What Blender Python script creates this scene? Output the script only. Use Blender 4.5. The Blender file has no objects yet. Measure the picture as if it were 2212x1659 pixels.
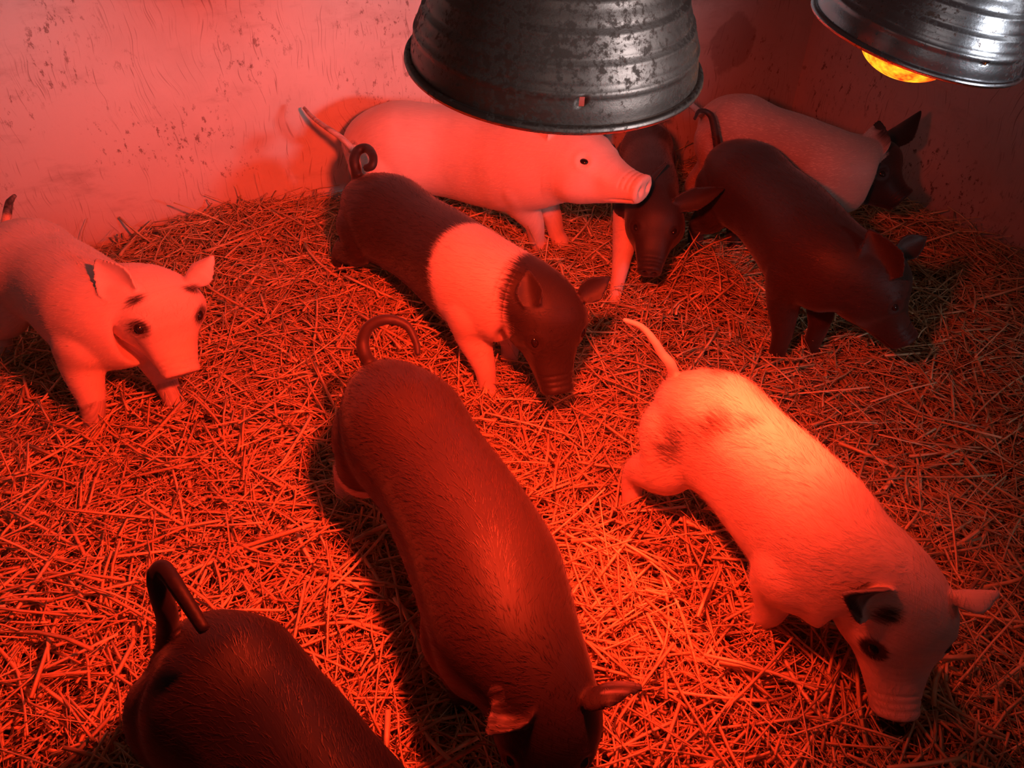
import bpy, bmesh, math, random
import numpy as np
from mathutils import Vector, Matrix
from mathutils.bvhtree import BVHTree

rng = np.random.default_rng(7)
random.seed(7)
SC = bpy.context.scene
COL = SC.collection
R = math.radians

# ------------------------------------------------------------------ camera
CAM_H, PITCH, F_PX, CX, CY = 1.2, R(40.7), 1640.0, 1106.0, 829.5
cam_data = bpy.data.cameras.new('camera')
cam_data.sensor_width = 36.0
cam_data.lens = F_PX / 2212.0 * 36.0
cam_data.clip_start = 0.02
cam = bpy.data.objects.new('camera', cam_data)
cam.location = (0, 0, CAM_H)
cam.rotation_euler = (math.pi / 2 - PITCH, 0, 0)
COL.objects.link(cam)
SC.camera = cam

# ------------------------------------------------------------------ view, world, daylight, added fill lights
SC.view_settings.view_transform = 'Standard'
SC.view_settings.look = 'None'
SC.view_settings.gamma = 1.0
SC.view_settings.use_curve_mapping = False
SC.view_settings.exposure = 0.0
try:
    SC.cycles.use_denoising = True
    SC.cycles.max_bounces = 8
    SC.cycles.diffuse_bounces = 6
    SC.cycles.caustics_reflective = False
    SC.cycles.caustics_refractive = False
    SC.cycles.sample_clamp_indirect = 6.0
except Exception:
    pass
world = bpy.data.worlds.new('world')
SC.world = world
world.use_nodes = True
world.node_tree.nodes['Background'].inputs[0].default_value = (1.0, 0.42, 0.36, 1)
world.node_tree.nodes['Background'].inputs[1].default_value = 0.022

LAMP_RED = (1.0, 0.043, 0.013)
LAMP_POWER = (122.0, 40.0)
DAY_POWER = 100.0
day = bpy.data.lights.new('daylight_opening', 'AREA')
day.shape = 'RECTANGLE'
day.size, day.size_y = 1.0, 0.7
day.energy = DAY_POWER
day.color = (0.86, 0.93, 1.0)
day_o = bpy.data.objects.new('daylight_opening', day)
COL.objects.link(day_o)
day_o.location = (4.6, -2.5, 1.6)
day_o.rotation_euler = (Vector((-0.25, 2.15, 0.55)) - Vector(day_o.location)).to_track_quat('-Z', 'Y').to_euler()

sidelight = bpy.data.lights.new('side_glint_light', 'AREA')  # added light, out of view, for highlights on the lamp metal
sidelight.size = 0.35
sidelight.energy = 0.9
sidelight.color = (0.9, 0.95, 1.0)
side_o = bpy.data.objects.new('side_glint_light', sidelight)
COL.objects.link(side_o)
side_o.location = (2.6, 0.55, 1.32)
side_o.rotation_euler = (Vector((0.3, 0.8, 0.95)) - Vector(side_o.location)).to_track_quat('-Z', 'Y').to_euler()

rear = bpy.data.lights.new('rear_fill_light', 'AREA')  # added light behind the camera, brightens the lamp metal
rear.shape = 'RECTANGLE'
rear.size, rear.size_y = 1.7, 1.4
rear.energy = 2.8
rear.color = (1.0, 0.90, 0.86)
rear_o = bpy.data.objects.new('rear_fill_light', rear)
COL.objects.link(rear_o)
rear_o.location = (0.3, -2.6, 2.2)
rear_o.rotation_euler = (Vector((0.1, 0.7, 1.0)) - Vector(rear_o.location)).to_track_quat('-Z', 'Y').to_euler()

# ------------------------------------------------------------------ helpers
CAMP = np.array([0, 0, CAM_H])
RGT = np.array([1.0, 0, 0])
FWD = np.array([0, math.cos(PITCH), -math.sin(PITCH)])
UPV = np.array([0, math.sin(PITCH), math.cos(PITCH)])


def ray(px, py):
    return FWD + RGT * ((px - CX) / F_PX) - UPV * ((py - CY) / F_PX)


def at(px, py, z):
    """where the sight line through a photo pixel meets height z"""
    d = ray(px, py)
    return CAMP + d * ((z - CAM_H) / d[2])


def at_depth(px, py, dep):
    return CAMP + ray(px, py) * dep


def norm(v):
    v = np.asarray(v, float)
    return v / max(np.linalg.norm(v), 1e-9)


def props(o, label=None, cat=None, group=None, kind=None):
    if label: o['label'] = label
    if cat: o['category'] = cat
    if group: o['group'] = group
    if kind: o['kind'] = kind
    return o


def mesh_np(name, V, Fq, mats=(), smooth=True):
    """mesh from numpy verts and a list of faces / array of quads"""
    me = bpy.data.meshes.new(name)
    if isinstance(Fq, np.ndarray):
        n = len(Fq); k = Fq.shape[1]
        me.vertices.add(len(V)); me.vertices.foreach_set('co', np.ascontiguousarray(V, np.float32).ravel())
        me.loops.add(n * k); me.loops.foreach_set('vertex_index', np.ascontiguousarray(Fq, np.int32).ravel())
        me.polygons.add(n); me.polygons.foreach_set('loop_start', np.arange(0, n * k, k, dtype=np.int32))
    else:
        me.from_pydata([tuple(v) for v in V], [], Fq)
    me.update(calc_edges=True)
    me.validate()
    if smooth:
        me.polygons.foreach_set('use_smooth', np.ones(len(me.polygons), bool))
    for m in mats:
        me.materials.append(m)
    return me


def link(name, me, parent=None):
    o = bpy.data.objects.new(name, me)
    COL.objects.link(o)
    if parent is not None:
        o.parent = parent
        o.matrix_parent_inverse = parent.matrix_world.inverted()
    return o


def empty(name, loc):
    o = bpy.data.objects.new(name, None)
    o.empty_display_size = 0.05
    COL.objects.link(o)
    o.location = tuple(loc)
    o.matrix_world = Matrix.Translation(Vector(tuple(loc)))
    return o


def cr(P, n):
    """Catmull-Rom resampling of rows of P to n rows, even in the row parameter"""
    P = np.asarray(P, float)
    Q = np.vstack([2 * P[0] - P[1], P, 2 * P[-1] - P[-2]])
    out = []
    for t in np.linspace(0, len(P) - 1, n):
        i = min(int(t), len(P) - 2); u = t - i
        a, b, c, d = Q[i], Q[i + 1], Q[i + 2], Q[i + 3]
        out.append(0.5 * (2 * b + (c - a) * u + (2 * a - 5 * b + 4 * c - d) * u * u + (3 * b - a - 3 * c + d) * u ** 3))
    return np.array(out)


def loft(rings):
    """closed mesh from equal rings of points (with fan caps)"""
    k = len(rings[0]); V = [p for r in rings for p in r]; F = []
    for i in range(len(rings) - 1):
        for j in range(k):
            a, b = i * k + j, i * k + (j + 1) % k
            F.append((a, b, b + k, a + k))
    c0 = len(V); V.append(np.mean(rings[0], 0)); c1 = len(V); V.append(np.mean(rings[-1], 0))
    for j in range(k):
        F.append((c0, (j + 1) % k, j))
        o = (len(rings) - 1) * k
        F.append((c1, o + j, o + (j + 1) % k))
    return V, F


def tube(P, rad, k=12, n=None, up=(0, 0, 1)):
    """round tube through points with radii; (a, b) radii pairs make it oval"""
    P = np.asarray(P, float); rad = np.asarray(rad, float)
    if rad.ndim == 1: rad = np.stack([rad, rad], 1)
    M = np.hstack([P, rad])
    if n: M = cr(M, n)
    P, rad = M[:, :3], M[:, 3:]
    T = np.gradient(P, axis=0)
    x = None; rings = []
    for i in range(len(P)):
        t = norm(T[i])
        if x is None:
            x = np.cross(t, up)
            if np.linalg.norm(x) < 1e-3: x = np.cross(t, (1, 0, 0))
        x = norm(x - t * np.dot(x, t)); y = np.cross(x, t)
        ang = np.linspace(0, 2 * math.pi, k, endpoint=False)
        rings.append([P[i] + x * rad[i][0] * math.cos(a) + y * rad[i][1] * math.sin(a) for a in ang])
    return loft(rings)


class Soup:
    def __init__(s): s.V, s.F = [], []
    def add(s, vf):
        o = len(s.V); s.V += list(vf[0]); s.F += [tuple(i + o for i in f) for f in vf[1]]


# ------------------------------------------------------------------ materials
def mat(name):
    m = bpy.data.materials.new(name); m.use_nodes = True
    nt = m.node_tree; b = nt.nodes['Principled BSDF']
    return m, nt, b


def nd(nt, typ, **kw):
    n = nt.nodes.new(typ)
    for k, v in kw.items():
        if k in n.inputs: n.inputs[k].default_value = v
        else: setattr(n, k, v)
    return n


def lk(nt, a, b): nt.links.new(a, b)


def mathn(nt, op, a, b=None, clamp=False):
    n = nt.nodes.new('ShaderNodeMath'); n.operation = op; n.use_clamp = clamp
    for i, v in enumerate((a, b)):
        if v is None: continue
        if isinstance(v, (int, float)): n.inputs[i].default_value = v
        else: lk(nt, v, n.inputs[i])
    return n.outputs[0]


def mixc(nt, fac, a, b):
    n = nt.nodes.new('ShaderNodeMix'); n.data_type = 'RGBA'
    for idx, v in ((0, fac), (6, a), (7, b)):
        if isinstance(v, tuple): n.inputs[idx].default_value = v + (1,) if len(v) == 3 else v
        elif isinstance(v, (int, float)): n.inputs[idx].default_value = v
        else: lk(nt, v, n.inputs[idx])
    return n.outputs[2]


def ramp(nt, src, lo, hi):
    n = nt.nodes.new('ShaderNodeMapRange'); n.interpolation_type = 'SMOOTHSTEP'
    lk(nt, src, n.inputs[0]); n.inputs[1].default_value = lo; n.inputs[2].default_value = hi
    return n.outputs[0]


def noise(nt, vec, scale, detail=3.0, rough=0.55):
    n = nd(nt, 'ShaderNodeTexNoise', Scale=scale, Detail=detail, Roughness=rough)
    lk(nt, vec, n.inputs['Vector']); return n.outputs[0]


def mapping(nt, vec, scale=(1, 1, 1), rot=(0, 0, 0), loc=(0, 0, 0)):
    n = nd(nt, 'ShaderNodeMapping'); lk(nt, vec, n.inputs[0])
    n.inputs['Scale'].default_value = scale; n.inputs['Rotation'].default_value = rot; n.inputs['Location'].default_value = loc
    return n.outputs[0]


def bump(nt, b, h, strength, dist):
    n = nd(nt, 'ShaderNodeBump', Strength=strength, Distance=dist)
    lk(nt, h, n.inputs['Height']); lk(nt, n.outputs[0], b.inputs['Normal'])


def coat_material(name, light, dark, hair=False):
    m, nt, b = mat(name)
    a = nd(nt, 'ShaderNodeAttribute', attribute_name='coat')
    f = nd(nt, 'ShaderNodeAttribute', attribute_name='furco')
    st = noise(nt, mapping(nt, f.outputs['Vector'], (28, 260, 1)), 1.0, 3.0, 0.6)
    big = noise(nt, mapping(nt, f.outputs['Vector'], (14, 14, 1)), 1.0, 3.0, 0.6)
    edge = mathn(nt, 'ADD', a.outputs['Fac'], mathn(nt, 'MULTIPLY', mathn(nt, 'SUBTRACT', st, 0.5), 0.55))
    fac = ramp(nt, edge, 0.30, 0.70)
    tone = mixc(nt, fac, light, dark)
    vary = mathn(nt, 'ADD', 0.70, mathn(nt, 'MULTIPLY', mathn(nt, 'ADD', st, big), 0.30))
    col = nt.nodes.new('ShaderNodeVectorMath'); col.operation = 'SCALE'
    lk(nt, tone, col.inputs[0]); lk(nt, vary, col.inputs['Scale'])
    lk(nt, col.outputs[0], b.inputs['Base Color'])
    b.inputs['Roughness'].default_value = 0.55 if not hair else 0.45
    b.inputs['Specular IOR Level'].default_value = 0.35
    b.inputs['Sheen Weight'].default_value = 0.15
    b.inputs['Sheen Roughness'].default_value = 0.4
    if hair:
        b.inputs['Specular IOR Level'].default_value = 0.4
        tr = nd(nt, 'ShaderNodeBsdfTranslucent'); lk(nt, col.outputs[0], tr.inputs[0])
        mx = nd(nt, 'ShaderNodeMixShader'); mx.inputs[0].default_value = 0.25
        out = nt.nodes['Material Output']
        lk(nt, b.outputs[0], mx.inputs[1]); lk(nt, tr.outputs[0], mx.inputs[2]); lk(nt, mx.outputs[0], out.inputs[0])
    if not hair:
        b.inputs['Subsurface Weight'].default_value = 0.0
        bump(nt, b, st, 0.16, 0.003)
    return m


WHITE = (0.78, 0.60, 0.55)
M_COAT = coat_material('pig_coat', WHITE, (0.036, 0.025, 0.023))
M_BLACKCOAT = coat_material('black_pig_coat', WHITE, (0.013, 0.009, 0.009))
M_BROWNCOAT = coat_material('brown_pig_coat', WHITE, (0.040, 0.024, 0.021))
M_DULLCOAT = coat_material('dull_pig_coat', (0.46, 0.33, 0.30), (0.036, 0.025, 0.023))  # darker pale tone, same dark tone as the usual coat
M_BROWNHAIR = coat_material('brown_pig_hair', (0.85, 0.72, 0.62), (0.085, 0.046, 0.036), hair=True)
M_HAIR = coat_material('pig_hair', (0.85, 0.72, 0.62), (0.060, 0.042, 0.036), hair=True)

M_EYE, nt, b = mat('pig_eye')
b.inputs['Base Color'].default_value = (0.02, 0.012, 0.01, 1); b.inputs['Roughness'].default_value = 0.08

# straw: tone varies from stalk to stalk and along each stalk
M_STRAW, nt, b = mat('straw')
a = nd(nt, 'ShaderNodeAttribute', attribute_name='tone')
g = nd(nt, 'ShaderNodeNewGeometry')
ns = noise(nt, g.outputs['Position'], 60.0, 2.0)
t = mathn(nt, 'ADD', a.outputs['Fac'], mathn(nt, 'MULTIPLY', mathn(nt, 'SUBTRACT', ns, 0.5), 0.35), True)
cr_ = nd(nt, 'ShaderNodeValToRGB'); lk(nt, t, cr_.inputs[0])
e = cr_.color_ramp.elements
e[0].position = 0.0; e[0].color = (0.20, 0.12, 0.055, 1)
e[1].position = 1.0; e[1].color = (0.90, 0.70, 0.42, 1)
k = e.new(0.35); k.color = (0.46, 0.29, 0.15, 1)
k = e.new(0.7); k.color = (0.70, 0.47, 0.25, 1)
lk(nt, cr_.outputs[0], b.inputs['Base Color'])
b.inputs['Roughness'].default_value = 0.36
b.inputs['Specular IOR Level'].default_value = 0.6

M_LITTER, nt, b = mat('trodden_litter')
g = nd(nt, 'ShaderNodeNewGeometry')
n1 = noise(nt, g.outputs['Position'], 35.0, 6.0, 0.7)
lk(nt, mixc(nt, n1, (0.10, 0.058, 0.028), (0.32, 0.21, 0.10)), b.inputs['Base Color'])
b.inputs['Roughness'].default_value = 0.8
bump(nt, b, n1, 0.8, 0.02)

M_FLOOR, nt, b = mat('concrete_floor')
g = nd(nt, 'ShaderNodeNewGeometry')
n1 = noise(nt, g.outputs['Position'], 9.0, 6.0, 0.7)
lk(nt, mixc(nt, n1, (0.10, 0.085, 0.07), (0.22, 0.20, 0.18)), b.inputs['Base Color'])
b.inputs['Roughness'].default_value = 0.85


def wall_material(name, base, grime, dirt_gain, stain=None, scr_rot=24, corner_tone=0.0):
    m, nt, b = mat(name)
    tc = nd(nt, 'ShaderNodeTexCoord')
    v = tc.outputs['Object']
    cloud = noise(nt, v, 2.3, 5.0, 0.6)
    c = mixc(nt, ramp(nt, cloud, 0.42, 0.75), base, tuple(x * 0.80 for x in base))
    if corner_tone:
        # browner and darker towards the corner
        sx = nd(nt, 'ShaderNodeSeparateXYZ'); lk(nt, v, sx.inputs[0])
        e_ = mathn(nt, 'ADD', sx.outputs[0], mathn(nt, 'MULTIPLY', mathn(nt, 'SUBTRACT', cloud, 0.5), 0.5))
        c = mixc(nt, mathn(nt, 'MULTIPLY', mathn(nt, 'SUBTRACT', 1.0, ramp(nt, e_, 0.25, 0.85)), corner_tone), c, (0.22, 0.15, 0.14))
    # rubbed-on smears
    sm1 = ramp(nt, noise(nt, mapping(nt, v, (3.2, 1, 9.0), (0, R(-20), 0), (2, 0, 7)), 1.0, 6.0, 0.68), 0.54, 0.78)
    c = mixc(nt, mathn(nt, 'MULTIPLY', sm1, 0.42), c, grime)
    # muddy specks, gathered in patches
    patch = ramp(nt, noise(nt, v, 3.1, 3.0, 0.6), 0.42, 0.60)
    sp = ramp(nt, noise(nt, mapping(nt, v, (1, 1, 0.55), (0, R(scr_rot), 0)), 62.0, 5.0, 0.72), 0.56, 0.64)
    spk = mathn(nt, 'MULTIPLY', sp, mathn(nt, 'MULTIPLY', patch, 0.75 * dirt_gain, True), True)
    c = mixc(nt, spk, c, grime)
    # fine scratches and hair marks
    wn = nd(nt, 'ShaderNodeTexNoise', Scale=4.0, Detail=2.0); lk(nt, v, wn.inputs['Vector'])
    ws = nt.nodes.new('ShaderNodeVectorMath'); ws.operation = 'SCALE'; lk(nt, wn.outputs['Color'], ws.inputs[0]); ws.inputs['Scale'].default_value = 0.13
    wa = nt.nodes.new('ShaderNodeVectorMath'); wa.operation = 'ADD'; lk(nt, v, wa.inputs[0]); lk(nt, ws.outputs[0], wa.inputs[1])
    vw = wa.outputs[0]
    for k, (rot, sx, sz) in enumerate(((scr_rot, 230, 9), (scr_rot - 38, 190, 10), (scr_rot + 12, 300, 7))):
        s = noise(nt, mapping(nt, vw, (sx, 1, sz), (0, R(rot), 0), (k * 3.1, 0, 0)), 1.0, 1.0, 0.5)
        s = ramp(nt, s, 0.64, 0.70)
        pm = ramp(nt, noise(nt, mapping(nt, v, loc=(5 + k * 4, 0, 2)), 2.6, 3.0), 0.48, 0.62)
        c = mixc(nt, mathn(nt, 'MULTIPLY', s, mathn(nt, 'MULTIPLY', pm, 0.55)), c, grime)
    if stain:
        for (x0, z0, rx, rz, amt) in stain:
            w = noise(nt, v, 7.0, 4.0, 0.6)
            d = nd(nt, 'ShaderNodeVectorMath', operation='LENGTH')
            lk(nt, mapping(nt, v, (1 / rx, 0, 1 / rz), (0, 0, 0), (-x0 / rx, 0, -z0 / rz)), d.inputs[0])
            dd = mathn(nt, 'ADD', d.outputs['Value'], mathn(nt, 'MULTIPLY', mathn(nt, 'SUBTRACT', w, 0.5), 1.3))
            mk = mathn(nt, 'SUBTRACT', 1.0, ramp(nt, dd, 0.85, 1.0))
            c = mixc(nt, mathn(nt, 'MULTIPLY', mk, amt), c, grime)
    lk(nt, c, b.inputs['Base Color'])
    b.inputs['Roughness'].default_value = 0.5
    bump(nt, b, noise(nt, v, 60.0, 3.0), 0.12, 0.004)
    return m


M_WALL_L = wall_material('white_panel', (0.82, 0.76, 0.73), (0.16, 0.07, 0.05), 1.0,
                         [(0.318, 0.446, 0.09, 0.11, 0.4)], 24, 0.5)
M_WALL_R = wall_material('grimy_panel', (0.62, 0.50, 0.48), (0.08, 0.04, 0.035), 1.1,
                         [(-0.35, 0.40, 0.05, 0.16, 0.5)], -12)


def metal_material(name, base, grime_amt, rough):
    m, nt, b = mat(name)
    tc = nd(nt, 'ShaderNodeTexCoord'); v = tc.outputs['Object']
    n1 = noise(nt, v, 170.0, 5.0, 0.7)
    n2 = noise(nt, v, 14.0, 4.0, 0.6)
    gr = ramp(nt, mathn(nt, 'ADD', mathn(nt, 'MULTIPLY', n1, 0.6), mathn(nt, 'MULTIPLY', n2, 0.4)), 0.56 - grime_amt * 0.10, 0.64 - grime_amt * 0.08)
    lk(nt, mixc(nt, gr, base, (0.20, 0.125, 0.10)), b.inputs['Base Color'])
    lk(nt, mathn(nt, 'SUBTRACT', 1.0, mathn(nt, 'MULTIPLY', gr, 0.75)), b.inputs['Metallic'])
    lk(nt, mathn(nt, 'ADD', rough, mathn(nt, 'MULTIPLY', mathn(nt, 'ADD', gr, n2), 0.16)), b.inputs['Roughness'])
    bump(nt, b, n1, 0.12, 0.002)
    return m


M_ALU_DIRTY = metal_material('sooty_aluminium', (0.44, 0.33, 0.29), 0.7, 0.36)
M_ALU = metal_material('aluminium', (0.60, 0.59, 0.62), 0.15, 0.2)
M_BLACK, nt, b = mat('black_rubber')
b.inputs['Base Color'].default_value = (0.02, 0.02, 0.02, 1); b.inputs['Roughness'].default_value = 0.5
M_PORC, nt, b = mat('porcelain')
b.inputs['Base Color'].default_value = (0.7, 0.68, 0.62, 1); b.inputs['Roughness'].default_value = 0.3

M_BULB, nt, b = mat('heat_bulb_glass')
tc = nd(nt, 'ShaderNodeTexCoord')
n1 = noise(nt, tc.outputs['Object'], 55.0, 3.0, 0.6)
cr_ = nd(nt, 'ShaderNodeValToRGB'); lk(nt, n1, cr_.inputs[0])
e = cr_.color_ramp.elements
e[0].position = 0.36; e[0].color = (1.0, 0.03, 0.004, 1)
e[1].position = 0.66; e[1].color = (1.0, 0.55, 0.02, 1)
lk(nt, cr_.outputs[0], b.inputs['Emission Color']); b.inputs['Emission Strength'].default_value = 1.6
b.inputs['Base Color'].default_value = (0.5, 0.02, 0.01, 1); b.inputs['Roughness'].default_value = 0.1

# ------------------------------------------------------------------ the pen: floor, walls
CORNER = np.array([1.045, 2.82])
DL = norm(np.array([-0.925, -0.345]))      # along the far-left wall, away from the corner
DR = norm(np.array([0.455, -0.89]))        # along the right wall, towards the camera
WALLS = [(CORNER, DL), (CORNER, DR)]


def wall(name, m, d, length, height=1.5, th=0.025):
    n = np.array([-d[1], d[0]])
    if np.dot(n, -CORNER) < 0: n = -n                                # n points into the pen
    bm = bmesh.new()
    bmesh.ops.create_cube(bm, size=1.0)
    for v in bm.verts:
        v.co = Vector(((v.co.x + 0.5) * length, v.co.y * th, (v.co.z + 0.5) * (height + 0.06)))
    me = bpy.data.meshes.new(name); bm.to_mesh(me); bm.free(); me.materials.append(m)
    o = link(name, me)
    c = CORNER - n * th / 2
    o.location = (c[0], c[1], -0.06)
    o.rotation_euler = (0, 0, math.atan2(d[1], d[0]))
    o['kind'] = 'structure'
    return o


wall('wall_left', M_WALL_L, DL, 3.6)
wall('wall_right', M_WALL_R, DR, 3.6, 1.05)
bm = bmesh.new(); bmesh.ops.create_cube(bm, size=1.0)  # unseen front wall, put in to keep daylight off the floor
for v in bm.verts: v.co = Vector((v.co.x * 4.6 + 0.1, v.co.y * 0.03 - 0.27, (v.co.z + 0.5) * 1.01 - 0.06))
me = bpy.data.meshes.new('unseen_front_wall'); bm.to_mesh(me); bm.free(); me.materials.append(M_WALL_R)
link('unseen_front_wall', me)['kind'] = 'structure'
bm = bmesh.new(); bmesh.ops.create_cube(bm, size=1.0)
for v in bm.verts: v.co = Vector((v.co.x * 5.6, v.co.y * 4.6 + 1.1, v.co.z * 0.04 - 0.08))
me = bpy.data.meshes.new('floor'); bm.to_mesh(me); bm.free(); me.materials.append(M_FLOOR)
link('floor', me)['kind'] = 'structure'


def inside(x, y):
    """distance from the two walls (positive inside the pen)"""
    d = np.full(np.shape(x), 9.0)
    for p, t in WALLS:
        n = np.array([-t[1], t[0]])
        if np.dot(n, -p) < 0: n = -n
        d = np.minimum(d, (x - p[0]) * n[0] + (y - p[1]) * n[1])
    return d


_ph = rng.uniform(0, 6.28, (10, 3)); _fr = rng.uniform(2.2, 9.0, 10); _an = rng.uniform(0, 6.28, 10)


def ground(x, y):
    x = np.asarray(x, float); y = np.asarray(y, float)
    h = np.zeros(np.shape(x))
    for i in range(10):
        h = h + 0.028 / _fr[i] * 2.2 * np.sin(_fr[i] * (x * math.cos(_an[i]) + y * math.sin(_an[i])) + _ph[i][0])
    for (mx, my, r, a) in MOUNDS:
        h = h + a * np.exp(-((x - mx) ** 2 + (y - my) ** 2) / r ** 2)
    return h * 0.8


MOUNDS = [(*at(1560, 570, 0.05)[:2], 0.13, 0.075), (*at(560, 470, 0.05)[:2], 0.22, 0.05), (*at(420, 470, 0.05)[:2], 0.15, 0.04),
          (*at(1800, 1600, 0)[:2], 0.2, 0.02), (*at(1100, 740, 0)[:2], 0.2, -0.02)]


# ------------------------------------------------------------------ piglets
TORSO_T = np.array([0, .05, .12, .22, .38, .55, .72, .84, .93, 1.0])
TORSO_W = np.array([.030, .066, .092, .110, .098, .103, .107, .101, .092, .084])
TORSO_H = np.array([.036, .074, .100, .118, .110, .118, .120, .112, .100, .088])
HEAD_T = np.array([0, .12, .26, .42, .56, .70, .84, .94, .985, 1.0])
HEAD_W = np.array([.070, .076, .075, .064, .051, .041, .034, .031, .033, .027])
HEAD_U = np.array([.066, .071, .067, .054, .038, .028, .026, .028, .031, .026])
HEAD_D = np.array([.078, .086, .084, .072, .060, .049, .039, .032, .028, .023])
PIGS = []          # spine samples and radii, for keeping straw out of the bodies


def oval(c, r, u, w, ht, hb, k=36, e=2.25):
    out = []
    for a in np.linspace(0, 2 * math.pi, k, endpoint=False):
        ca, sa = math.cos(a), math.sin(a)
        x = math.copysign(abs(ca) ** (2 / e), ca) * w
        y = math.copysign(abs(sa) ** (2 / e), sa) * (ht if sa > 0 else hb)
        out.append(c + r * x + u * y)
    return out


def ear_mesh(base, tip, face, W, cup=0.55, bend=0.0, th=0.0052):
    ax = tip - base; L = np.linalg.norm(ax); ax = ax / L
    n = norm(face - ax * np.dot(face, ax)); w = np.cross(ax, n)
    S = np.linspace(-0.10, 1.0, 16); prof = np.interp(S, [-.1, 0, .15, .35, .6, .8, .93, 1], [.60, .72, .92, 1, .72, .42, .20, .05])
    rings = []
    for s, p in zip(S, prof):
        c = base + ax * L * s + n * bend * L * math.sin(math.pi * max(s, 0))
        vs = np.linspace(-1, 1, 11)
        pt = [c + w * v * p * W + n * (cup * W * p * (v * v - 0.35)) for v in vs]
        tk = [th * (1.0 - 0.35 * v * v) for v in vs]
        rings.append([q + n * t_ for q, t_ in zip(pt, tk)] + [q - n * t_ for q, t_ in zip(pt[::-1], tk[::-1])])
    return loft(rings)


def piglet(spine, snout, ears, tail, label, coat, s=1.0, hs=1.2, gz=0.0, hoof={}, roll=0.0, voxel=0.0036, bristles=6000,
           hair_len=0.013, ear_w=0.038, wfac=1.0, tail_r=(0.012, 0.005), eye_open=1.0, coat_mat=None, ear_base=((.050, .050, .02), (.050, .050, .02))):
    # --- spine stations: even resampling by length from rump to poll
    P = cr(np.array([at(*p) for p in spine]), 80)
    seg = np.r_[0, np.cumsum(np.linalg.norm(np.diff(P, axis=0), axis=1))]; L = seg[-1]
    U = seg / L
    nst = 46; uu = np.linspace(0, 1, nst)
    C = np.stack([np.interp(uu, U, P[:, i]) for i in range(3)], 1)
    for _ in range(2): C[1:-1] = (C[:-2] + 2 * C[1:-1] + C[2:]) / 4
    T = np.gradient(C, axis=0)
    W = np.interp(uu, TORSO_T, TORSO_W) * s * wfac; Hh = np.interp(uu, TORSO_T, TORSO_H) * s
    for _ in range(2):
        W[1:-1] = (W[:-2] + 2 * W[1:-1] + W[2:]) / 4; Hh[1:-1] = (Hh[:-2] + 2 * Hh[1:-1] + Hh[2:]) / 4
    rings = []; RT, UT = [], []
    for c, t, w, h in zip(C, T, W, Hh):
        t = norm(t); r = norm(np.cross(t, (0, 0, 1))); u = np.cross(r, t); RT.append(r); UT.append(u)
        rings.append(oval(c, r, u, w, h, h * 1.02))
    # --- head: the same skin carried on along the head's axis
    Pp = C[-1]; Sn = at(*snout); d = norm(Sn - Pp); LH = np.linalg.norm(Sn - Pp)
    start = Pp - d * 0.02 * hs; LH += 0.02 * hs
    hr = norm(np.cross(d, (0, 0, 1))); hu = np.cross(hr, d)
    hr, hu = hr * math.cos(roll) + hu * math.sin(roll), hu * math.cos(roll) - hr * math.sin(roll)
    ht = np.unique(np.r_[np.linspace(0, 1, 34), .96, .975, .985, .995])
    hw, hup, hdn = (np.interp(ht, HEAD_T, a) * hs for a in (HEAD_W, HEAD_U, HEAD_D))
    hc = np.array([start + d * LH * t for t in ht])
    nt_ = nst - 3; nh = int(np.searchsorted(ht, 0.10))
    AC = np.vstack([C[:nt_], hc[nh:]])
    AW = np.r_[W[:nt_], hw[nh:]]; AU = np.r_[Hh[:nt_], hup[nh:]]; AD = np.r_[Hh[:nt_] * 1.02, hdn[nh:]]
    AX = np.vstack([np.array(RT)[:nt_], np.repeat(hr[None], len(ht) - nh, 0)])
    AY = np.vstack([np.array(UT)[:nt_], np.repeat(hu[None], len(ht) - nh, 0)])
    lo_, hi_ = nt_ - 9, nt_ + 7
    for _ in range(10):                                                  # an easy bend at the neck
        for A_ in (AC, AW, AU, AD, AX, AY):
            A_[lo_:hi_] = (A_[lo_ - 1:hi_ - 1] + 2 * A_[lo_:hi_] + A_[lo_ + 1:hi_ + 1]) / 4
    AX = np.array([norm(v) for v in AX]); AY = np.array([norm(y - x * np.dot(x, y)) for x, y in zip(AX, AY)])
    soup = Soup(); soup.add(loft([oval(c, x, y, w, u_, d_, e=2.2) for c, x, y, w, u_, d_ in zip(AC, AX, AY, AW, AU, AD)]))

    def hp(t, side, up):          # a point in the head's own frame
        return start + d * LH * t + hr * side * hs + hu * up * hs
    # --- ears
    ear_info = []; ear_soup = Soup()
    for sd, e_, eb_ in zip((1, -1), ears, ear_base):
        if e_ is None: continue
        base = hp(eb_[2], sd * eb_[0], eb_[1])
        dep = np.dot(base - CAMP, FWD) + e_[2]
        tip = at_depth(e_[0], e_[1], dep)
        ax = tip - base; ln = np.linalg.norm(ax)
        ln2 = min(max(ln, 0.055 * hs), 0.12 * hs)
        tip = base + ax / ln * ln2
        tocam = norm(CAMP - base)
        fm = e_[3] if len(e_) > 3 else 'c'
        face = {'c': tocam + hr * sd * 0.35 + d * 0.2, 'b': -tocam + hr * sd * 0.25 + d * 0.4, 'd': d + hr * sd * 0.6}[fm] if isinstance(fm, str) else d * fm[0] + hr * fm[1] + hu * fm[2]
        em_ = ear_mesh(base, tip, norm(face), min((e_[4] if len(e_) > 4 else ear_w) * hs, 0.42 * ln2), bend=e_[5] if len(e_) > 5 else 0.05)
        ear_soup.add(em_)
        ear_info.append((base, tip, np.array(em_[0])))
    # --- legs
    fw = norm(np.array([*(C[30] - C[12])[:2], 0])); rg = np.array([fw[1], -fw[0], 0])
    legs = []
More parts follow.
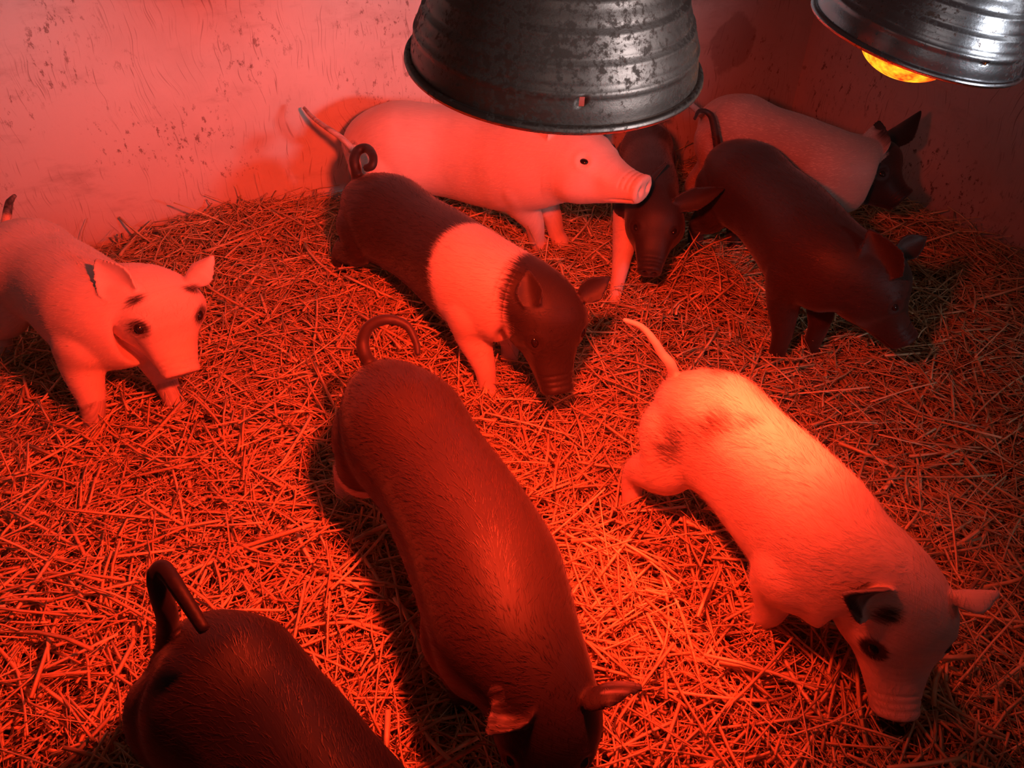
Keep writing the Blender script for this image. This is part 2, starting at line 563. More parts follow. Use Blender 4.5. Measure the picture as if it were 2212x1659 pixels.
    for key, ui, front, sd in (('fl', .79, 1, -1), ('fr', .79, 1, 1), ('hl', .16, 0, -1), ('hr', .16, 0, 1)):
        i = int(ui * (nst - 1)); c = C[i]
        top = c + rg * sd * (0.056 if front else 0.054) * s
        if key in hoof:
            f = at(*hoof[key])
        else:
            f = c + rg * sd * 0.066 * s + fw * (0.0 if front else -0.03) * s
        f = np.array([f[0], f[1], float(ground(f[0], f[1])) + gz - 0.012])
        v = f - top; Z = np.array([0, 0, 1.0])
        if front:
            J = [top + Z * .045 * s - rg * sd * .012, top + v * .08, top + v * .36 - fw * .014, top + v * .63 + fw * .006, top + v * .86, top + v * .93 + fw * .004, f + fw * .006]
            rad = [(.020, .024), (.056, .066), (.043, .048), (.0275, .0275), (.022, .022), (.0235, .0235), (.026, .025)]
        else:
            J = [top + Z * .050 * s - rg * sd * .015, top + v * .04 + fw * .006, top + v * .33 + fw * .026, top + v * .62 - fw * .030, top + v * .84 - fw * .014, top + v * .92 - fw * .004, f + fw * .004]
            rad = [(.020, .030), (.054, .076), (.047, .060), (.028, .030), (.022, .022), (.0235, .0235), (.026, .025)]
        soup.add(tube(np.array(J), np.array(rad) * s, 20, 40, up=tuple(fw)))
        legs.append((key, cr(np.array(J), 40), cr(np.array(rad).max(1)[:, None] * s, 40)[:, 0]))
    # --- tail
    TP = np.array([at(*p) for p in tail])
    root = C[1] + UT[1] * Hh[1] * 0.3
    TP = np.vstack([root, TP])
    ear_soup.add(tube(TP, np.linspace(tail_r[0], tail_r[1], len(TP)) * s, 12, 12 * len(TP)))

    # --- one continuous skin: trunk, legs and head first, then ears and tail grown on
    def skin(sp, vox, it, extra=None):
        if extra is not None:
            sp2 = Soup(); sp2.add((sp[0], sp[1])); sp2.add((extra.V, extra.F)); sp = (sp2.V, sp2.F)
        tmp_me = mesh_np('tmp', np.array(sp[0]), list(sp[1])); tmp = bpy.data.objects.new('tmp', tmp_me); COL.objects.link(tmp)
        rm = tmp.modifiers.new('r', 'REMESH'); rm.mode = 'VOXEL'; rm.voxel_size = vox
        sm = tmp.modifiers.new('s', 'SMOOTH'); sm.factor = 0.5; sm.iterations = it
        out = bpy.data.meshes.new_from_object(tmp.evaluated_get(bpy.context.evaluated_depsgraph_get()))
        bpy.data.objects.remove(tmp); bpy.data.meshes.remove(tmp_me)
        return out
    m1 = skin((soup.V, soup.F), 0.0055, 7)
    v1 = np.empty(len(m1.vertices) * 3, np.float32); m1.vertices.foreach_get('co', v1)
    f1 = [tuple(p.vertices) for p in m1.polygons]
    bpy.data.meshes.remove(m1)
    me = skin(([tuple(v) for v in v1.reshape(-1, 3).astype(float)], f1), voxel, 4, ear_soup)
    n = len(me.vertices)
    V = np.empty(n * 3, np.float32); me.vertices.foreach_get('co', V); V = V.reshape(-1, 3).astype(float)
    N = np.empty(n * 3, np.float32); me.vertices.foreach_get('normal', N); N = N.reshape(-1, 3).astype(float)
    # --- face modelling in the head's frame: sockets, nostrils, mouth, snout folds
    q = V - start
    h_t = q @ d / LH; h_s = q @ hr / hs; h_u = q @ hu / hs
    disp = np.zeros(n)
    eyes = []
    bv = BVHTree.FromPolygons([tuple(v) for v in V], [tuple(p.vertices) for p in me.polygons])
    for sd in (-1, 1):
        guess = hp(0.43, sd * 0.054, 0.042)
        co, no, _, _ = bv.find_nearest(Vector(guess))
        co = np.array(co); no = np.array(no); eyes.append((co, no))
        dist = np.linalg.norm(V - co, axis=1) / hs
        disp += hs * (0.0018 * np.exp(-((dist - 0.0165) / 0.007) ** 2) - 0.0035 * np.exp(-(dist / 0.009) ** 2))
        # cheek hollow under the eye, brow above it
        dist = np.linalg.norm(V - hp(0.56, sd * 0.05, 0.0), axis=1) / hs
        disp -= hs * 0.004 * np.exp(-(dist / 0.022) ** 2)
        dist = np.linalg.norm(V - hp(0.30, sd * 0.072, -0.03), axis=1) / hs
        disp += hs * 0.006 * np.exp(-(dist / 0.035) ** 2)
    for sd in (-1, 1):                                                   # nostrils
        rr = np.sqrt(((h_s - sd * 0.0125) / 0.006) ** 2 + ((h_u - 0.002) / 0.0085) ** 2)
        disp -= hs * 0.010 * np.exp(-rr ** 2) * (h_t > 0.965)
    mouth = np.exp(-((h_u + 0.019 + (0.93 - h_t) * 0.055) / 0.0028) ** 2) * ss(h_t, 0.66, 0.80) * (h_t < 0.965)
    disp -= hs * 0.0045 * mouth
    for ft in (0.80, 0.86, 0.915):                                       # folds above the snout
        disp -= hs * 0.0016 * np.exp(-((h_t - ft) / 0.010) ** 2) * (h_u > 0.004) * (np.abs(h_s) < 0.04)
    head_zone = (h_t > 0.05)
    V = V + N * (disp * head_zone)[:, None]
    me.vertices.foreach_set('co', V.astype(np.float32).ravel())
    # --- coat: along (0..1 torso, 1..2 head), side, height
    SP = np.vstack([C, np.array(hc)[3:]]); SU = np.r_[uu, 1 + ht[3:]]
    idx = np.empty(n, int)
    for a in range(0, n, 20000):
        idx[a:a + 20000] = np.argmin(((V[a:a + 20000, None, :] - SP[None]) ** 2).sum(2), 1)
    along = SU[idx]
    jj = np.clip(idx, 0, nst - 1); RTa, UTa = np.array(RT), np.array(UT)
    # smoother along-parameter for the torso
    Tn = np.array([norm(t) for t in T])
    tor = idx < nst
    along = along + np.where(tor, ((V - SP[idx]) * Tn[jj]).sum(1) / L, 0)
    side = ((V - C[jj]) * RTa[jj]).sum(1) / s; hgt = ((V - C[jj]) * UTa[jj]).sum(1) / s
    isear = np.zeros(n)
    for bse, tip, ev in ear_info:
        ax = tip - bse; tt = ((V - bse) @ ax) / np.dot(ax, ax)
        cand = np.where((np.linalg.norm(V - (bse + tip) / 2, axis=1) < 0.11 * hs) & (tt > 0.12))[0]
        if len(cand):
            dd = np.sqrt(np.min(((V[cand][:, None] - ev[None]) ** 2).sum(2), 1))
            isear[cand] = np.maximum(isear[cand], (dd < 0.010) * np.clip(tt[cand], 0, 1))
    leg = np.zeros(n); best = np.full(n, 1.0)
    for li, (key, LP, LR) in enumerate(legs):
        d2 = np.full(n, 9.0)
        for q_, r_ in zip(LP[4:], LR[4:]): d2 = np.minimum(d2, np.linalg.norm(V - q_, axis=1) / (r_ * 1.25))
        better = d2 < best; leg[better] = li + 1; best[better] = d2[better]
    eyed = np.min([np.linalg.norm(V - c, axis=1) for c, _ in eyes], axis=0)
    taild = np.full(n, 9.0)
    for q_ in cr(TP[1:], 50): taild = np.minimum(taild, np.linalg.norm(V - q_, axis=1))
    info = dict(leg=leg, u=along, side=side, h=hgt, z=V[:, 2] - gz, ear=isear, eye=eyed / hs, ht=h_t, hs=h_s, hu=h_u, V=V, tail=taild, C=C)
    dark = np.clip(coat(info), 0, 1)
    ang = np.arctan2(hgt, side)
    fc = np.stack([along * L, ang * 0.11, np.zeros(n)], 1)
    fc[(isear > 0) | (taild < 0.02)] = V[(isear > 0) | (taild < 0.02)] * 0.4

    def attrs(m_, dk, fco):
        A = m_.attributes.new('coat', 'FLOAT', 'POINT'); A.data.foreach_set('value', dk.astype(np.float32))
        A = m_.attributes.new('furco', 'FLOAT_VECTOR', 'POINT'); A.data.foreach_set('vector', fco.astype(np.float32).ravel())
    attrs(me, dark, fc)
    me.materials.clear(); me.materials.append(coat_mat or M_COAT)
    print('PIG', label[:30], 'L %.2f LH %.2f' % (L, LH), len(me.vertices))
    me.polygons.foreach_set('use_smooth', np.ones(len(me.polygons), bool)); me.update()

    gr = np.array([C[22][0], C[22][1], gz])
    root_o = empty('piglet', gr)
    props(root_o, label, 'pig', 'piglets in the pen')
    link('body', me, root_o)
    # --- eyes
    for co, no in eyes:
        bm = bmesh.new(); bmesh.ops.create_uvsphere(bm, u_segments=20, v_segments=14, radius=0.0088 * hs * eye_open)
        em = bpy.data.meshes.new('eye'); bm.to_mesh(em); bm.free(); em.materials.append(M_EYE)
        em.polygons.foreach_set('use_smooth', np.ones(len(em.polygons), bool))
        eo = link('eye', em, root_o)
        eo.matrix_world = Matrix.Translation(Vector(tuple(co - no * 0.0046 * hs))) @ Matrix((hr, d, hu)).transposed().to_4x4() @ Matrix.Diagonal((0.9, 1.15, 0.62, 1))
    # --- bristles lying back along the coat
    if bristles:
        me.update()
        bristles = int(bristles * 2.2)
        vi = rng.integers(0, n, bristles * 2)
        vi = vi[(V[vi, 2] > gz + 0.05) & (taild[vi] > 0.02)][:bristles]
        m = len(vi)
        p0 = V[vi]; nn = N[vi]
        tg = np.where((idx[vi] < nst)[:, None], -Tn[jj[vi]], -d[None])
        tg = tg + RTa[jj[vi]] * (np.sign(side[vi]) * 0.25)[:, None] * (idx[vi] < nst)[:, None] - np.array([0, 0, 0.25])
        tg = tg + rng.normal(0, 0.22, (m, 3))
        tg = tg - nn * (tg * nn).sum(1)[:, None]
        tg /= np.maximum(np.linalg.norm(tg, axis=1), 1e-6)[:, None]
        ln = hair_len * rng.uniform(0.5, 1.3, m) * np.where(isear[vi] > 0, 0.5, 1.0) * np.where(idx[vi] >= nst, 0.6, 1.0)
        lift = rng.uniform(0.10, 0.42, m)
        wv = np.cross(tg, nn) * 0.00028
        mid = p0 + tg * (ln * 0.55)[:, None] + nn * (ln * lift * 0.5)[:, None]
        end = p0 + tg * ln[:, None] + nn * (ln * lift * 0.55)[:, None]
        HV = np.stack([p0 - wv, p0 + wv, mid - wv * .8, mid + wv * .8, end - wv * .2, end + wv * .2], 1).reshape(-1, 3)
        b0 = np.arange(m) * 6
        HF = np.concatenate([np.stack([b0, b0 + 1, b0 + 3, b0 + 2], 1), np.stack([b0 + 2, b0 + 3, b0 + 5, b0 + 4], 1)])
        hm = mesh_np('bristles', HV, HF, [M_BROWNHAIR if coat_mat is M_BROWNCOAT else M_HAIR], smooth=False)
        attrs(hm, np.repeat(dark[vi], 6), np.repeat(fc[vi], 6, axis=0))
        ho = link('bristles', hm, root_o); ho['kind'] = 'stuff'
    PIGS.append((AC, np.maximum(AW, AD)))
    return root_o


def ss(x, a, b):
    t = np.clip((x - a) / (b - a), 0, 1); return t * t * (3 - 2 * t)


def blob(V, p, r):
    d = np.linalg.norm(V - p, axis=1) / r
    return np.clip(1.3 - d, 0, 1)


def coat_dark(i): return np.ones(len(i['u'])) * 0.95


def coat_white(i): return np.maximum(0.03 + 0.2 * ss(-i['eye'], -0.014, -0.009), 0.45 * ss(-i['tail'], -0.03, -0.02))


def coat_belt(i):
    # black pig with a white band over the shoulders and down the forelegs
    lo, hi = 0.70 - 0.35 * (i['h'] + 0.02), 0.93 - 0.25 * (i['h'] + 0.02)
    w = np.minimum((i['u'] - lo) / 0.10, (hi - i['u']) / 0.10) + 0.5
    w = np.where((i['leg'] > 0) & (i['leg'] < 3) & (i['h'] < -0.06), 1, w)
    return 1 - np.clip(w, 0, 1)


def coat_white_leg(i):
    w = np.where((i['leg'] == 2) & (i['h'] < -0.03), 1, 0)
    return 1 - np.clip(w, 0, 1)


def coat_socks(i):
    w = np.where(i['leg'] >= 3, (0.165 - i['z']) / 0.02 + 0.5, 0)
    ear = ss(i['ear'], 0.1, 0.3) * 0.35
    return np.clip(1 - np.clip(w, 0, 1) - ear, 0, 1)


def coat_masked(i):
    # white face with grey hair round the eyes and the roots of the ears
    e = np.clip((0.036 - i['eye']) / 0.024, 0, 1) * 0.62
    r = np.exp(-((i['ht'] - 0.12 - 1.2 * (np.abs(i['hs']) - 0.045)) / 0.09) ** 2) * np.exp(-((np.abs(i['hs']) - 0.045) / 0.026) ** 2) * (i['hu'] > 0.0) * (i['u'] > 0.9) * (i['ear'] < 0.35) * 0.66
    t = np.clip((0.035 - i['tail']) / 0.02, 0, 1) * 0.6
    return np.maximum.reduce([e, r, t, 0.03 + 0.4 * (i['ht'] > 0.985)])


def coat_spotted(i):
    n = np.sin(i['u'] * 31 + 1.0) * np.sin(i['side'] * 60 + 0.7) * 0.5 + np.sin(i['u'] * 17 + i['side'] * 43) * 0.5
    rump = ss(i['u'], 0.06, 0.15) * (1 - ss(i['u'], 0.36, 0.50)) * (0.40 + 0.20 * n) * ss(i['h'], -0.10, 0.0)
    e = np.clip((0.030 - i['eye']) / 0.018, 0, 1) * 0.8 * (i['hs'] > 0)
    r = np.exp(-((i['ht'] - 0.11) / 0.11) ** 2) * np.exp(-((i['hs'] - 0.045) / 0.025) ** 2) * (i['hu'] > 0.0) * (i['u'] > 0.9) * 0.7
    er = ss(i['ear'], 0.15, 0.4) * 0.6 * (i['hs'] > 0)
    return np.maximum.reduce([rump, e, r, er, 0.03 + 0.25 * ss(-i['tail'], -0.025, -0.015)])


def coat_darkhead(i):
    return np.maximum(np.clip((i['u'] - 0.96 + 0.25 * np.clip(i['h'], -.1, .1)) / 0.08 + 0.5, 0.03, 0.95), 0.95 * (i['ht'] > 0.22) * (i['u'] > 0.9), 0.95 * (i['ear'] > 0))


# the belted pig, head down in the straw
piglet([(765, 425, .25), (803, 452, .248), (872, 495, .245), (945, 545, .24), (1010, 595, .24), (1062, 625, .24), (1122, 650, .245), (1180, 664, .245)],
       (1204, 848, .08), [(1140, 582, .0, 'c', .042), (1318, 598, .0, 'c', .044)],
       [(770, 372, .345), (765, 345, .375), (775, 324, .39), (794, 321, .395), (806, 338, .39), (804, 358, .375), (788, 364, .365)],
       'black piglet with white shoulder band and white forelegs, small ring-shaped tail', coat_belt, s=1.0, hs=1.22, roll=R(11),
       hoof={'fr': (1060, 850, 0.0), 'hr': (742, 640, 0.0)}, hair_len=0.016, bristles=7000, tail_r=(.015, .010))
# brown-black pig under the near lamp
piglet([(815, 808, .27), (850, 895, .255), (925, 1010, .245), (1000, 1135, .24), (1062, 1265, .24), (1092, 1380, .24), (1120, 1460, .245), (1182, 1508, .235)],
       (1178, 1830, .10), [(1048, 1588, -.03, (-.5, .2, 1), .046, -.10), (1390, 1485, .0, (1, 0, 0), .028, -.08)],
       [(790, 770, .335), (784, 735, .36), (800, 703, .385), (838, 690, .395), (878, 703, .385), (898, 738, .365), (903, 768, .35)],
       'reddish-brown piglet seen from above, tail arched in a hoop, pale hind socks', coat_socks, s=1.04, hs=0.98,
       hoof={'hr': (748, 1105, 0.0)}, hair_len=0.016, bristles=9000, tail_r=(.014, .006), coat_mat=M_BROWNCOAT, ear_base=((.030, .056, .0), (.050, .050, .02)))
# pale spotted pig on the near side
piglet([(1450, 838, .245), (1490, 885, .24), (1573, 957, .235), (1662, 1047, .23), (1750, 1145, .228), (1818, 1227, .228), (1885, 1265, .225), (1938, 1292, .218)],
       (1932, 1542, .075), [(1822, 1285, -.045, 'c', .034), (2142, 1283, .0, (1, 0, -.3), .036)],
       [(1450, 790, .325), (1430, 764, .345), (1412, 735, .37), (1385, 705, .385), (1345, 690, .39)],
       'pale piglet with grey-spotted rump, one dark ear and a yellow-lit back', coat_spotted, s=0.97, hs=1.12, wfac=0.95,
       hoof={'hr': (1362, 1090, 0.0), 'fr': (1622, 1365, 0.0)}, hair_len=0.020, bristles=9000)
# white pig along the far wall
piglet([(748, 340, .28), (800, 325, .29), (900, 322, .295), (985, 330, .29), (1065, 345, .29), (1130, 352, .305), (1185, 348, .33), (1235, 344, .35)],
       (1392, 412, .335), [(1202, 296, .0, 'c', .032), (1320, 262, .05, 'b')],
       [(757, 318, .33), (735, 296, .36), (700, 272, .38), (672, 250, .39), (656, 232, .40)],
       'white piglet in profile along the pale wall, raised thin tail, back hidden by the lamp', coat_white, s=1.12, hs=1.26, gz=0.03,
       hoof={'fr': (1165, 532, .03), 'fl': (1210, 520, .03)}, hair_len=0.012, tail_r=(.0095, .005))
# white pig with masked face at the left edge
piglet([(5, 545, .25), (40, 562, .25), (92, 592, .247), (140, 622, .245), (183, 658, .243), (226, 684, .246), (284, 680, .258), (340, 655, .275)],
       (394, 812, .15), [(205, 560, .0, 'c', .036), (458, 556, .0, 'b', .034)],
       [(18, 448, .34), (24, 432, .36), (34, 420, .37)],
       'white piglet with grey patches around its eyes and ears, walking by the pale wall', coat_masked, s=1.02, hs=1.28, roll=R(16),
       hoof={'fr': (215, 965, 0.0), 'fl': (392, 905, 0.0), 'hr': (18, 800, 0.0)}, hair_len=0.012)
# dark pig beside the right wall
piglet([(1545, 348, .25), (1580, 374, .25), (1638, 422, .245), (1699, 480, .242), (1752, 545, .24), (1800, 582, .24), (1842, 600, .238), (1882, 606, .232)],
       (1952, 738, .10), [(1876, 494, .0, 'c', .040), (2002, 512, .0, 'c', .034)],
       [(1540, 262, .35), (1528, 243, .37), (1510, 240, .38), (1500, 258, .37)],
       'dark brown piglet walking head down, its whole body in view below the glowing lamp', coat_dark, s=1.02, hs=1.22,
       hoof={'fr': (1690, 735, 0.0)}, hair_len=0.014, coat_mat=M_BROWNCOAT)
# dark pig facing the camera in the middle at the back
piglet([(1396, 300, .20), (1396, 325, .20), (1397, 360, .20), (1400, 398, .20), (1405, 430, .20), (1407, 455, .20), (1412, 462, .205), (1418, 468, .205)],
       (1402, 592, .11), [(1441, 350, .0, (.6, .9, 0), .028), (1566, 406, .0, 'c', .030)],
       [(1410, 265, .30), (1422, 250, .32), (1434, 255, .33)],
       'dark piglet facing the camera with one pale foreleg, its face below the white snout', coat_white_leg, s=0.86, hs=1.05, wfac=0.9,
       hoof={'fr': (1326, 640, 0.0)}, hair_len=0.012, bristles=4000)
# pale pig with dark head in the corner
piglet([(1510, 262, .27), (1555, 270, .265), (1625, 300, .26), (1695, 330, .255), (1755, 358, .25), (1808, 375, .25), (1855, 372, .25), (1880, 366, .245)],
       (1950, 434, .185), [(1900, 260, .0, 'c', .036), (1990, 240, .04, 'b', .03)],
       [(1490, 225, .36), (1475, 215, .38), (1465, 225, .39)],
       'pale piglet with a dark head standing in the far corner of the pen', coat_darkhead, s=0.98, hs=1.3, hair_len=0.011, bristles=3000, coat_mat=M_DULLCOAT)
# black pig, hindquarters only
piglet([(345, 1410, .27), (408, 1440, .258), (500, 1520, .245), (592, 1620, .24), (668, 1745, .24), (760, 1870, .24), (830, 1960, .24), (900, 2030, .23)],
       (1010, 2160, .10), [(800, 1990, .0), (1010, 1960, .0)],
       [(362, 1335, .36), (348, 1290, .40), (338, 1245, .43), (352, 1228, .44), (380, 1265, .44), (412, 1314, .43), (443, 1364, .42)],
       'black piglet with only its hindquarters and looped tail in view, darkest of all', coat_dark, s=1.0, hs=1.15, hair_len=0.014, tail_r=(.015, .008), coat_mat=M_BLACKCOAT)


# ------------------------------------------------------------------ heat lamps
def heat_lamp(name, pc, dep, elev, phi, m, label, power, bulb_out, hole=None, beam=(), bscale=1.0, lz=-0.03, Rr=0.135, ridge=True):
    v = norm(ray(*pc)); c = at_depth(pc[0], pc[1], dep)
    up = norm(UPV - v * np.dot(UPV, v)); right = np.cross(v, up)
    a = (up * math.cos(phi) + right * math.sin(phi)) * math.cos(elev) - v * math.sin(elev)   # from the mouth to the neck
    a = norm(a); x = norm(np.cross(a, v)); y = np.cross(a, x)
    M = Matrix(((x[0], y[0], a[0], c[0]), (x[1], y[1], a[1], c[1]), (x[2], y[2], a[2], c[2]), (0, 0, 0, 1)))
    root = bpy.data.objects.new(name, None); root.empty_display_size = 0.05; COL.objects.link(root)
    root.matrix_world = M
    props(root, label, 'heat lamp', 'heat lamps over the pen')

    def part(nm, me, par=root):
        o = bpy.data.objects.new(nm, me); COL.objects.link(o); o.parent = par; return o

    def lathe(nm, prof, seg, mt, parent=root, thick=0.0, hole=None):
        bm = bmesh.new(); rings = []
        for r_, z_ in prof:
            rings.append([bm.verts.new((r_ * math.cos(2 * math.pi * j / seg), r_ * math.sin(2 * math.pi * j / seg), z_)) for j in range(seg)])
        for i in range(len(rings) - 1):
            for j in range(seg):
                if hole and (i, j) in hole: continue
                bm.faces.new((rings[i][j], rings[i][(j + 1) % seg], rings[i + 1][(j + 1) % seg], rings[i + 1][j]))
        bmesh.ops.recalc_face_normals(bm, faces=bm.faces)
        me = bpy.data.meshes.new(nm); bm.to_mesh(me); bm.free(); me.materials.append(mt)
        me.polygons.foreach_set('use_smooth', np.ones(len(me.polygons), bool))
        o = part(nm, me, parent)
        if thick:
            md = o.modifiers.new('thickness', 'SOLIDIFY'); md.thickness = thick; md.offset = -1
        return o
    # bell profile with rolled steps
    zs = np.linspace(0.0, 0.155, 63)
    rs = np.interp(zs, [0, .012, .03, .066, .10, .125, .142, .155], [.130, .1285, .1245, .108, .088, .066, .048, .036]) * Rr / 0.135
    if ridge:
        for z0 in (0.026, 0.044, 0.064, 0.084, 0.104):
            rs = rs + 0.0016 * np.exp(-((zs - z0) / 0.0016) ** 2) - 0.0012 * np.exp(-((zs - z0 - 0.004) / 0.002) ** 2)
    prof = list(zip(rs, zs))
    lathe('reflector', prof, 176, m, thick=0.0012, hole=hole)
    # rolled rim
    k = [((0.1318 + 0.0038 * math.cos(t)) * Rr / 0.135, 0.0 + 0.0038 * math.sin(t)) for t in np.linspace(0, 2 * math.pi, 13)]
    lathe('rim', k, 120, m)
    # socket and cord above
    lathe('socket', [(.0, .26), (.021, .26), (.024, .25), (.024, .19), (.036, .165), (.037, .150), (.030, .148)], 40, M_BLACK)
    top = np.array([c[0], c[1], 0]) + a * 0.26 * np.array([1, 1, 0]); h0 = c[2] + a[2] * 0.255
    W0 = c + a * 0.252
    pts = [W0, W0 + a * 0.06, W0 + a * 0.10 + np.array([0, 0, 0.10]), np.array([W0[0] + a[0] * .1, W0[1] + a[1] * .1, 2.2])]
    V, F = tube(np.array(pts), [0.0042] * 4, 10, 40)
    Mi = M.inverted(); V = [np.array(Mi @ Vector(tuple(p))) for p in V]
    part('cord', mesh_np('cord', V, F, [M_BLACK]))
    # the reflector bulb
    b0 = -bulb_out
    bp = [(0.0005, b0), (.018, b0 + .0015), (.036, b0 + .007), (.050, b0 + .016), (.058, b0 + .028), (.0605, b0 + .040), (.058, b0 + .054), (.048, b0 + .076),
          (.036, b0 + .098), (.026, b0 + .116), (.019, b0 + .13), (.018, max(b0 + .14, .16))]
    bp = [(r_ * bscale, b0 + (z_ - b0) * bscale) for r_, z_ in bp[:-1]] + [(.018 * bscale, .16)]
    bp = cr(np.array(bp), 44)
    lathe('bulb', [tuple(p) for p in bp], 64, M_BULB)
    # the bulb's light: a beam profile like a reflector bulb's, brighter along given directions
    ld = bpy.data.lights.new('bulb_light', 'SPOT')
    ld.energy = power; ld.color = LAMP_RED; ld.spot_size = R(174); ld.spot_blend = 0.25; ld.shadow_soft_size = 0.042
    lo = bpy.data.objects.new('bulb_light', ld); COL.objects.link(lo); lo.parent = root
    lo.location = (0, 0, b0 - 0.052 if lz is None else lz)
    ld.use_nodes = True
    nt = ld.node_tree; em = nt.nodes['Emission']
    tcl = nd(nt, 'ShaderNodeTexCoord')
    Mi3 = M.to_3x3().inverted(); tot = None
    for (w3, lo_, hi_, gain) in beam:
        dv = nt.nodes.new('ShaderNodeVectorMath'); dv.operation = 'DOT_PRODUCT'
        lk(nt, tcl.outputs['Normal'], dv.inputs[0]); dv.inputs[1].default_value = (Mi3 @ Vector(w3)).normalized()
        t_ = mathn(nt, 'MULTIPLY', ramp(nt, dv.outputs['Value'], lo_, hi_), gain)
        tot = t_ if tot is None else mathn(nt, 'ADD', tot, t_)
    lk(nt, tot, em.inputs['Strength'])
    return root


heat_lamp('heat_lamp', (1197, 128), 0.69, R(22.6), R(6.2), M_ALU_DIRTY, 'dented sooty metal heat lamp hanging at the top centre, bulb hidden inside', LAMP_POWER[0], -0.045, bscale=0.6, beam=[((-.34, .5, -.8), .29, .95, 1.0), ((.08, -.05, -.6), .90, 1.0, 0.12)], lz=0.012,
          hole={(7, 49), (8, 49), (9, 49)})
heat_lamp('heat_lamp', (1978, 74), 0.95, R(14), R(31), M_ALU, 'shiny metal heat lamp with its glowing red bulb showing below the rim', LAMP_POWER[1], 0.052, beam=[((-.08, -.12, -.56), .93, 1.0, 3.0), ((-.24, -.22, -.9), .62, .98, 0.40)], lz=None, hole={(8, 63)})


# ------------------------------------------------------------------ straw
def straw_mesh(x, y, z, yaw, pitch, length, width, flat, curl, tone, name='straw'):
    n = len(x); ns = 5
    t = np.linspace(-0.5, 0.5, ns)
    dirv = np.stack([np.cos(yaw) * np.cos(pitch), np.sin(yaw) * np.cos(pitch), np.sin(pitch)], 1)
    sdv = np.stack([-np.sin(yaw), np.cos(yaw), np.zeros(n)], 1)
    upv = np.cross(dirv, sdv)
    c = np.stack([x, y, z], 1)
    ctr = c[:, None] + dirv[:, None] * (t[None, :, None] * length[:, None, None]) + sdv[:, None] * ((t ** 2 - .08)[None, :, None] * (curl * length)[:, None, None])
    ctr = ctr - np.array([0, 0, 1.0]) * (np.abs(t) ** 2 * 0.5)[None, :, None] * (np.abs(curl) * length)[:, None, None]
    hw = (width / 2)[:, None, None]; hh = (width * flat / 2)[:, None, None]
    tl = rng.uniform(-0.9, 0.9, n); ct, st = np.cos(tl)[:, None], np.sin(tl)[:, None]
    s2 = sdv * ct + upv * st; u2 = upv * ct - sdv * st
    ring = [ctr + s2[:, None] * hw, ctr + u2[:, None] * hh, ctr - s2[:, None] * hw, ctr - u2[:, None] * hh]
    V = np.stack(ring, 2).reshape(-1, 3)
    base = (np.arange(n) * ns * 4)[:, None]
    F = []
    for i in range(ns - 1):
        for j in range(4):
            F.append(np.array([[i * 4 + j, i * 4 + (j + 1) % 4, (i + 1) * 4 + (j + 1) % 4, (i + 1) * 4 + j]]) + base)
    F.append(np.array([[3, 2, 1, 0]]) + base); e0 = (ns - 1) * 4
    F.append(np.array([[e0, e0 + 1, e0 + 2, e0 + 3]]) + base)
    F = np.concatenate(F)
    return V, F, np.repeat(tone, ns * 4)


def clear_of_pigs(P, pad):
    ok = np.ones(len(P), bool)
    for S_, r_ in PIGS:
        for a in range(0, len(P), 40000):
            q = P[a:a + 40000]
            d2 = ((q[:, None] - S_[None]) ** 2).sum(2) - (r_[None] * 0.97 + pad) ** 2
            ok[a:a + 40000] &= (d2 > 0).all(1)
    return ok


def scatter(n, lmean, wlo, whi, zlo, zhi, psd, tlo, thi, density_near=0.5):
    x = rng.uniform(-2.1, 2.1, n * 2); y = rng.uniform(-0.05, 2.95, n * 2)
    near = rng.uniform(0, 1, n * 2) < np.clip(1.15 - density_near * (y - 0.3) / 2.4, 0.3, 1)
    dep = y * math.cos(PITCH) + 1.2 * math.sin(PITCH)
    vis = np.abs(x) < 0.75 * dep + 0.5
    k = near & vis & (inside(x, y) > 0.01)
    x, y = x[k][:n], y[k][:n]; m = len(x)
    L = np.clip(lmean * np.exp(rng.normal(0, 0.5, m)), 0.02, 0.24)
    wd = rng.uniform(wlo, whi, m) * np.where(rng.uniform(0, 1, m) < 0.15, 1.5, 1)
    yaw = rng.uniform(0, 2 * math.pi, m)
    pitch = rng.normal(0, psd, m)
    z = ground(x, y) + rng.uniform(zlo, zhi, m) + np.abs(np.sin(pitch)) * L * 0.25
    dirv = np.stack([np.cos(yaw) * np.cos(pitch), np.sin(yaw) * np.cos(pitch), np.sin(pitch)], 1)
    c = np.stack([x, y, z], 1)
    keep = np.ones(m, bool)
    for t in (-.5, -.2, .2, .5):
        p = c + dirv * (L * t)[:, None]
        keep &= clear_of_pigs(p, 0.004) & (inside(p[:, 0], p[:, 1]) > 0.004)
    sel = np.where(keep)[0]
    tone = np.clip(rng.normal((tlo + thi) / 2, (thi - tlo) / 3.2, m), 0.05, 1)
    return straw_mesh(x[sel], y[sel], z[sel], yaw[sel], pitch[sel], L[sel], wd[sel], rng.uniform(0.25, 0.7, len(sel)), rng.normal(0, 0.18, len(sel)), tone[sel])


